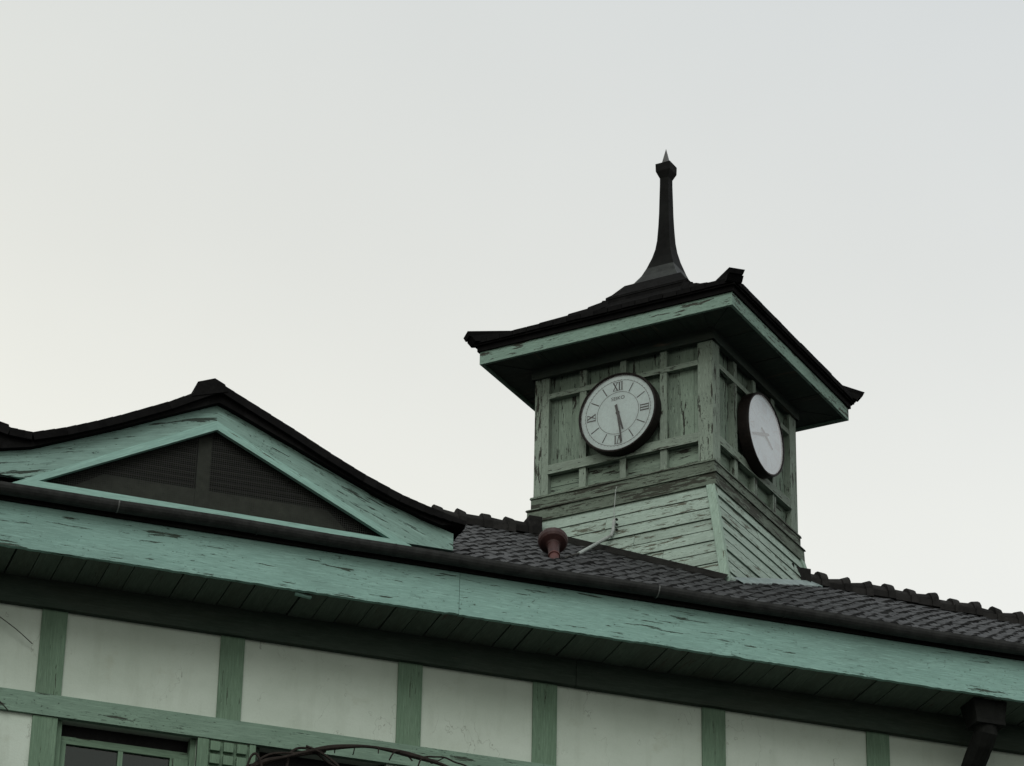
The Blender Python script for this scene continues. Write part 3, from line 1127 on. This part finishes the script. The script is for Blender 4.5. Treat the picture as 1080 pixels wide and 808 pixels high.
# eaves: soffit boards, fascia, tile edge, pyramid roof
OV = .3076
ZF0, ZF1 = 13.043, 13.1457
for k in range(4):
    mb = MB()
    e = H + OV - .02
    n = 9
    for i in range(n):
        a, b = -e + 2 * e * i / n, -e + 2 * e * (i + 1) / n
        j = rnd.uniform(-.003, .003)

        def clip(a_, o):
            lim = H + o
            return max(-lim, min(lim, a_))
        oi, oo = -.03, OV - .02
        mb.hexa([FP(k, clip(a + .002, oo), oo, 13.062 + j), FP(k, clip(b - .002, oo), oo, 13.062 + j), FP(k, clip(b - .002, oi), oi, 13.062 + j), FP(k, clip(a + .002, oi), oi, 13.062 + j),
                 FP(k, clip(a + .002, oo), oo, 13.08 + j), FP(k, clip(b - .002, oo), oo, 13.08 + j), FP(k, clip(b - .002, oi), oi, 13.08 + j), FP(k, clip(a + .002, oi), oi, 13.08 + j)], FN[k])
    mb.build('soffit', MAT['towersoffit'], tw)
    mb = MB()
    e = H + OV
    mb.hexa([FP(k, -e, OV, ZF0), FP(k, e, OV, ZF0), FP(k, e - .024, OV - .024, ZF0), FP(k, -e + .024, OV - .024, ZF0),
             FP(k, -e, OV, ZF1), FP(k, e, OV, ZF1), FP(k, e - .024, OV - .024, ZF1), FP(k, -e + .024, OV - .024, ZF1)], FT[k])
    mb.build('fascia_board', MAT['towerfascia'], tw)

HP = [(1.072, 13.235), (.90, 13.315), (.72, 13.42), (.56, 13.53), (.45, 13.615), (.37, 13.69), (.30, 13.785), (.25, 13.86)]


def sq(h, z):
    return [CEN + (FN[k] + FT[k]) * h + Vector((0, 0, z)) for k in range(4)]   # corner k: right end of face k


mb = MB()
for (ha, za), (hb, zb) in zip(HP[:-1], HP[1:]):
    a, b = sq(ha, za), sq(hb, zb)
    for k in range(4):
        u = (rnd.uniform(0, 99), rnd.uniform(0, 99))
        mb.face([a[k - 1], a[k], b[k], b[k - 1]], [u] * 4)
# drip edge: two stepped tile courses
for (h, z0, z1, hi) in ((1.072, 13.188, 13.2352, .95), (1.052, 13.146, 13.190, .95)):
    a, b, c = sq(h, z0), sq(h, z1), sq(hi, z0)
    for k in range(4):
        u = (rnd.uniform(0, 99), rnd.uniform(0, 99))
        mb.face([a[k - 1], a[k], b[k], b[k - 1]], [u] * 4)
        mb.face([c[k - 1], c[k], a[k], a[k - 1]], [u] * 4)
troof = mb.build('roof', MAT['darktile'], tw)
# eave tiles: row of little tongues so that the edge is not ruled
mb = MB()
for k in range(4):
    n = 19
    for i in range(n):
        a, b = -1.07 + 2.14 * i / n, -1.07 + 2.14 * (i + 1) / n
        j, jz = rnd.uniform(0, .004), rnd.uniform(-.002, .002)
        u = (rnd.uniform(0, 99), rnd.uniform(0, 99))
        i0 = len(mb.uv)
        f = 1.072 - H
        hr = 1.072 - .20
        ar, br = max(-hr, min(hr, a)), max(-hr, min(hr, b))
        mb.hexa([FP(k, a + .003, f + .012 + j, 13.20 + jz), FP(k, b - .003, f + .012 + j, 13.20 + jz), FP(k, br - .003, f - .20, 13.275 + jz), FP(k, ar + .003, f - .20, 13.275 + jz),
                 FP(k, a + .003, f + .012 + j, 13.238 + jz), FP(k, b - .003, f + .012 + j, 13.238 + jz), FP(k, br - .003, f - .20, 13.325 + jz), FP(k, ar + .003, f - .20, 13.325 + jz)])
        for q in range(i0, len(mb.uv)):
            mb.uv[q] = [u] * len(mb.uv[q])
mb.build('eave_tiles', MAT['darktile'], troof)
for k in range(4):
    d = (FN[k] + FT[k]).normalized()
    side = Vector((-d.y, d.x, 0))

    def hp(h, z, s=0.0, ext=0.0):
        p = CEN + (FN[k] + FT[k]) * h + d * ext + side * s
        return Vector((p.x, p.y, z))
    mb = MB()
    st = [(.34, 13.72), (.37, 13.70), (.45, 13.625), (.56, 13.54), (.72, 13.425), (.88, 13.315)]
    for (ha, za), (hb, zb) in zip(st[:-1], st[1:]):
        w_ = .055
        mb.hexa([hp(hb, zb - .04, -w_), hp(hb, zb - .04, w_), hp(ha, za - .04, w_), hp(ha, za - .04, -w_),
                 hp(hb, zb + .03, -w_ * .6), hp(hb, zb + .03, w_ * .6), hp(ha, za + .02, w_ * .6), hp(ha, za + .02, -w_ * .6)])
    for q in range(len(mb.uv)):
        mb.uv[q] = [(3.1, 2.2 + k)] * len(mb.uv[q])
    mb.build('hip_ridge', MAT['darktile'], troof)
    # upturned end tile in two steps
    mb = MB()
    mb.hexa([hp(1.02, 13.205, -.06, .075), hp(1.02, 13.205, .06, .075), hp(.90, 13.25, .055), hp(.90, 13.25, -.055),
             hp(1.03, 13.242, -.06, .095), hp(1.03, 13.242, .06, .095), hp(.80, 13.35, .045), hp(.80, 13.35, -.045)])
    mb.hexa([hp(1.03, 13.243, -.050, .11), hp(1.03, 13.243, .050, .11), hp(.93, 13.27, .05), hp(.93, 13.27, -.05),
             hp(1.03, 13.276, -.060, .125), hp(1.03, 13.276, .060, .125), hp(.80, 13.365, .045), hp(.80, 13.365, -.045)])
    for q in range(len(mb.uv)):
        mb.uv[q] = [(5.1, 2.2 + k)] * len(mb.uv[q])
    mb.build('ridge_end_tile', MAT['darktile'], troof)

# spire: square, flared foot, cap and point
DIAG = 1.0 / 1.362
SP = [(.47, 13.775), (.40, 13.825), (.315, 13.895), (.25, 13.945), (.195, 14.015), (.155, 14.09), (.112, 14.19), (.087, 14.27), (.073, 14.35), (.063, 14.48), (.057, 14.60), (.054, 14.72), (.050, 14.86), (.050, 14.915)]
mb = MB()
foot = MB()
kerb = MB()
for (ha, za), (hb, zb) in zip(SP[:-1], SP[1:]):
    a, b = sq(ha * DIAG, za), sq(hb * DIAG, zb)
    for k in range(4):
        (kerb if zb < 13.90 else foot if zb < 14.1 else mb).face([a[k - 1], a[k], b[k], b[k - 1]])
a = sq(.47 * DIAG, 13.775)
b = sq(.47 * DIAG, 13.70)
for k in range(4):
    kerb.face([b[k - 1], b[k], a[k], a[k - 1]])
spire = mb.build('spire', MAT['spire'], tw)
foot.build('flared_foot', MAT['spirefoot_lit'], spire)  # flare takes the lighter, sky-lit colour
kerb.build('spire_kerb', MAT['darktile'], spire)
mb = MB()
FIN = [(.050, 14.912), (.080, 14.965), (.083, 14.972), (.085, 15.038), (.030, 15.050)]
for (ha, za), (hb, zb) in zip(FIN[:-1], FIN[1:]):
    a, b = sq(ha * DIAG, za), sq(hb * DIAG, zb)
    for k in range(4):
        mb.face([a[k - 1], a[k], b[k], b[k - 1]])
mb.build('spire_cap', MAT['spire'], spire)
mb = MB()
a = sq(.036 * DIAG, 15.050)
for k in range(4):
    mb.face([a[k - 1], a[k], CEN + Vector((0, 0, 15.195))])
mb.build('spire_point', plain('weathered_lead', (0.06, 0.063, 0.06), 0.3, 20, 0.5, 0.4), spire)
# dark plate on the left side of the flared foot
mb = MB()
a, b, c = sq(.350, 13.755), sq(.238, 13.908), sq(.20, 13.912)
for k in (0,):
    mb.face([a[k - 1], a[k], b[k], b[k - 1]], [(2, 2)] * 4)
    mb.face([b[k - 1], b[k], c[k], c[k - 1]], [(2, 2)] * 4)
    p = a[k] + FT[k] * .0
    mb.face([a[k], a[k] - FN[k] * .07, b[k] - FN[k] * .02, b[k]], [(2, 2)] * 4)
mb.build('dark_foot_plate', MAT['darktile'], spire)


# ------------------------------------------------------------------ clocks
def clock(k, label, dial_m, ink_m, minute, hour, text, zc=12.513):
    base = FP(k, 0, .0, zc)
    c = thing('wall_clock', base, label, 'clock', 'clocks on the tower')
    n = 56
    RO, RI = .312, .300
    D0, D1 = -.005, .088

    def P(r, ang, o):
        return FP(k, r * math.sin(ang), o, zc + r * math.cos(ang))
    mb = MB()
    prof = [(.300, D0), (.318, .0), (.320, .045), (.319, .075), (.316, .088), (.308, .090), (RI, .084), (RI, .070)]
    for i in range(n):
        t0, t1 = 2 * math.pi * i / n, 2 * math.pi * (i + 1) / n
        for (ra, oa), (rb, ob) in zip(prof[:-1], prof[1:]):
            mb.face([P(ra, t0, oa), P(ra, t1, oa), P(rb, t1, ob), P(rb, t0, ob)], smooth=True)
    mb.face([P(.300, 2 * math.pi * i / n, D0) for i in range(n)])
    mb.build('clock_case', MAT['case'], c)
    mb = MB()
    mb.face([P(RI + .004, 2 * math.pi * i / n, .071) for i in range(n)][::-1])
    dial = mb.build('dial', dial_m, c)

    def stroke(mb, a0, r0, a1, r1, w0, w1=None, o=.0735):
        """bar between two dial points (x tangential, y up, metres)"""
        w1 = w1 or w0
        p, q = Vector((a0, r0)), Vector((a1, r1))
        d = (q - p).normalized()
        nn = Vector((-d.y, d.x))
        pts = [p + nn * w0 / 2, p - nn * w0 / 2, q - nn * w1 / 2, q + nn * w1 / 2]
        mb.face([FP(k, x.x, o, zc + x.y) for x in pts])

    mb = MB()
    for h in range(12):
        if h % 3:
            t = R(30 * h)
            stroke(mb, .178 * math.sin(t), .178 * math.cos(t), .252 * math.sin(t), .252 * math.cos(t), .0075)

    def numeral(txt, h):
        t = R(30 * h)
        er, et = Vector((math.sin(t), math.cos(t))), Vector((math.cos(t), -math.sin(t)))
        wid = {'I': .021, 'V': .042, 'X': .044}
        tot = sum(wid[c_] for c_ in txt)
        x = -tot / 2
        r0, r1 = .183, .250
        for c_ in txt:
            wv = wid[c_]
            m = x + wv / 2
            bars = {'I': [((m, r0), (m, r1), .009)],
                    'V': [((m, r0), (m - .016, r1), .010), ((m, r0), (m + .016, r1), .006)],
                    'X': [((m - .017, r1), (m + .017, r0), .010), ((m - .017, r0), (m + .017, r1), .006)]}[c_]
            for (a, b, wd) in bars:
                pa, pb = et * a[0] + er * a[1], et * b[0] + er * b[1]
                stroke(mb, pa.x, pa.y, pb.x, pb.y, wd)
            x += wv
        for r_ in (r0, r1):
            pa, pb = et * (-tot / 2 + .003) + er * r_, et * (tot / 2 - .003) + er * r_
            stroke(mb, pa.x, pa.y, pb.x, pb.y, .0035)
    for txt, h in (('XII', 0), ('III', 3), ('VI', 6), ('IX', 9)):
        numeral(txt, h)
    # chapter rings
    for (rr_, ww) in ((.168, .003), (.262, .003)):
        for i in range(n):
            t0, t1 = 2 * math.pi * i / n, 2 * math.pi * (i + 1) / n
            mb.face([P(rr_, t0, .0733), P(rr_, t1, .0733), P(rr_ + ww, t1, .0733), P(rr_ + ww, t0, .0733)])
    for i in range(60):
        t = R(6 * i)
        stroke(mb, .262 * math.sin(t), .262 * math.cos(t), .270 * math.sin(t), .270 * math.cos(t), .0028)
    mb.build('numerals', ink_m, dial)
    if text:
        cu = bpy.data.curves.new('lettering', 'FONT')
        cu.body = text
        cu.size = .040
        cu.align_x = 'CENTER'
        cu.align_y = 'CENTER'
        tmp = bpy.data.objects.new('tmp_text', cu)
        COL.objects.link(tmp)
        dg = bpy.context.evaluated_depsgraph_get()
        me = bpy.data.meshes.new_from_object(tmp.evaluated_get(dg))
        bpy.data.objects.remove(tmp)
        off = base_of(dial)
        for v in me.vertices:
            p = FP(k, v.co.x * 1.05, .0735, zc + .118 + v.co.y)
            v.co = p - off
        me.materials.clear()
        me.materials.append(ink_m)
        o = bpy.data.objects.new('lettering', me)
        COL.objects.link(o)
        o.parent = dial
    # hands
    hw_ = 1.0 if ink_m is MAT['ink'] else 1.5
    for nm, ang, ln, wa, wb, o in (('hour_hand', hour * 30, .148, .020, .013, .0765), ('minute_hand', minute * 6, .245, .017, .010, .079)):
        mb = MB()
        t = R(ang)
        wa, wb = wa * hw_ * 1.1, wb * hw_ * 1.1
        stroke(mb, -.070 * math.sin(t), -.070 * math.cos(t), 0, 0, wb, wa, o)
        stroke(mb, 0, 0, ln * math.sin(t), ln * math.cos(t), wa, wb, o)
        mb.face([FP(k, .016 * math.sin(2 * math.pi * i / 14), o + .0006, zc + .016 * math.cos(2 * math.pi * i / 14)) for i in range(14)][::-1])
        mb.build(nm, ink_m if ink_m is MAT['ink'] else MAT['handgrey'], c)
    mb = MB()
    mb.face([P(RI + .003, 2 * math.pi * i / n, .083) for i in range(n)][::-1])
    mb.build('cover_glass', MAT['clockglass' if ink_m is MAT['ink'] else 'clockglass2'], c)
    return c


clock(0, 'white clock with clear roman numerals and dark hands on the left tower face', MAT['dial'], MAT['ink'], 28.7, 5.45, 'SEIKO')
clock(1, 'clock with sky glare coloured into its dial, numerals and grey hands on the right tower face', MAT['dialglare'], MAT['inkglare'], 41.5, 3.9, 'SEIKO')

# ------------------------------------------------------------------ things on the roof
# horn seen from behind: the bell opens upwards and away, its driver points down at us
hb = Vector((6.62, .88, 10.62))
ax = Vector((.12, .50, .86)).normalized()
sir = thing('horn_siren', (6.62, .88, 10.58), 'dark red horn siren with round bell standing on the roof tiles left of the tower', 'siren')


def lathe(prof, origin, axis, n=24):
    mb = MB()
    a = axis.orthogonal().normalized()
    b = axis.cross(a)
    rings = [[origin + axis * h + (a * math.cos(2 * math.pi * k / n) + b * math.sin(2 * math.pi * k / n)) * r for k in range(n)] for r, h in prof]
    for i in range(len(rings) - 1):
        for k in range(n):
            m = (k + 1) % n
            mb.face([rings[i][k], rings[i][m], rings[i + 1][m], rings[i + 1][k]], smooth=True)
    mb.face(rings[0][::-1])
    return mb


lathe([(.036, .06), (.040, .17), (.050, .182), (.066, .190), (.086, .200), (.098, .216), (.102, .240), (.100, .250), (.090, .251), (.085, .24), (.03, .21)], hb, ax).build('bell', MAT['red'], sir)
lathe([(.026, -.01), (.030, .0), (.032, .055), (.040, .058), (.040, .068), (.03, .07)], hb, ax).build('driver', MAT['redpale'], sir)
mb = MB()
mb.box(6.58, 6.66, .82, .90, 10.52, 10.605)
mb.tube([(6.615, .86, 10.59), (6.62, .885, 10.635)], .024, 8)
mb.build('mounting_foot', MAT['ironpipe'], sir)

cp = thing('conduit_pipe', tuple(FP(0, -.297, .133, 11.431)), 'thin white conduit pipe bent up the tower skirt beside the red siren', 'pipe')
mb = MB()
P1 = Vector((7.0, 1.47, 10.985))
mb.tube([P1, FP(0, -.06, .125, 11.500), FP(0, -.025, .120, 11.515), FP(0, -.017, .110, 11.55), FP(0, -.016, .089, 11.653)], .0125, 8)
mb.build('conduit', MAT['pipe'], cp)
mb = MB()
mb.tube([FP(0, -.016, .085, 11.64), FP(0, -.023, .082, 11.72), FP(0, -.02, .075, 11.80), FP(0, -.017, .068, 11.90), FP(0, -.018, .05, 11.93)], .0028, 6)
mb.build('lead_wire', MAT['pipe'], cp)
mb = MB()
mb.tube([P1, Vector((6.84, 1.2, 10.83)), Vector((6.65, .90, 10.635))], .006, 6)
mb.build('flexible_tail', MAT['wire'], cp)
for z in (11.56, 11.60, 11.64):
    mb = MB()
    p = FP(0, .012, .10, z)
    mb.tube([p, p + FN[0] * .012], .009, 8)
    mb.build('pipe_clip', MAT['ironpipe'], cp)

# ------------------------------------------------------------------ vines and stray wires in front of the wall
def smooth(pts, n=6):
    pts = [Vector(p) for p in pts]
    o = []
    for i in range(len(pts) - 1):
        p0, p1, p2, p3 = pts[max(i - 1, 0)], pts[i], pts[i + 1], pts[min(i + 2, len(pts) - 1)]
        for k in range(n):
            t = k / n
            o.append(.5 * ((2 * p1) + (p2 - p0) * t + (2 * p0 - 5 * p1 + 4 * p2 - p3) * t * t + (3 * p1 - p0 - 3 * p2 + p3) * t ** 3))
    o.append(pts[-1])
    return o


def XZ(lst, y):
    return [(x, y + .012 * math.sin(x * 37), z) for x, z in lst]


VY = .30
main = [(4.557, 8.699), (4.708, 8.762), (4.883, 8.83), (5.031, 8.873), (5.21, 8.902), (5.373, 8.90), (5.544, 8.881), (5.729, 8.846), (5.95, 8.78), (6.2, 8.66)]
root = [(4.10, .41, .0), (4.16, .40, 1.6), (4.05, .41, 3.2), (4.18, .40, 4.9), (4.12, .41, 6.6), (4.25, .40, 7.8), (4.40, .36, 8.55)]
tail = [(6.33, .38, 8.55), (6.42, .44, 8.38), (6.45, .445, 8.1)]
vn = thing('bare_vine', (4.1, .41, 0), 'bare dark vine with tangled stems arching in front of the black window', 'vine')
mb = MB()
ps = smooth(root + XZ(main, VY) + tail)
mb.tube(ps, [.013 + .004 * math.sin(i * .35) for i in range(len(ps))], 8)
mb.build('main_stem', MAT['vine'], vn)
for pl, rad in (([(4.42, 8.60), (4.489, 8.653), (4.649, 8.748), (4.812, 8.808), (4.971, 8.855)], .012),
                ([(4.70, 8.60), (4.724, 8.686), (4.742, 8.786), (4.775, 8.833), (4.822, 8.852), (4.889, 8.837), (4.974, 8.794), (5.055, 8.732), (5.13, 8.62)], .008),
                ([(4.834, 8.848), (4.931, 8.819), (5.018, 8.764), (5.043, 8.731), (5.09, 8.62)], .008),
                ([(4.45, 8.62), (4.60, 8.76), (4.78, 8.80), (4.93, 8.835)], .007),
                ([(4.46, 8.60), (4.481, 8.688), (4.496, 8.732), (4.519, 8.748), (4.545, 8.715), (4.57, 8.64)], .008),
                ([(5.36, 8.83), (5.375, 8.864), (5.392, 8.888), (5.422, 8.895), (5.459, 8.888), (5.49, 8.874), (5.51, 8.85)], .005),
                ([(5.545, 8.80), (5.552, 8.839), (5.569, 8.873), (5.605, 8.893), (5.653, 8.903), (5.715, 8.90), (5.789, 8.885), (5.863, 8.865), (5.98, 8.80)], .0055),
                ([(5.605, 8.893), (5.635, 8.86), (5.66, 8.87), (5.715, 8.90)], .0035),
                ([(5.02, 8.87), (5.02, 8.835)], .0035), ([(5.15, 8.893), (5.145, 8.86), (5.14, 8.85)], .0035), ([(5.29, 8.90), (5.29, 8.865)], .0035)):
    mb = MB()
    mb.tube(smooth(XZ(pl, VY + rnd.uniform(-.04, .03))), rad, 6)
    mb.build('side_stem' if rad > .006 else 'tendril', MAT['vine'], vn)
mb = MB()
mb.tube(smooth([(2.75, .42, 9.553), (2.872, .42, 9.487), (2.932, .42, 9.452), (3.041, .42, 9.385), (3.146, .44, 9.317)]), .003, 6)
tag(mb.build('loose_wire', MAT['wire']), 'thin dark wire hanging across the leftmost white plaster panel', 'wire')
mb = MB()
mb.tube(smooth([(2.80, .42, 8.985), (2.933, .42, 8.936), (2.981, .42, 8.913), (3.036, .44, 8.873)]), .004, 6)
tag(mb.build('loose_wire', MAT['wire']), 'short dark wire end lying on the green rail at the far left', 'wire')
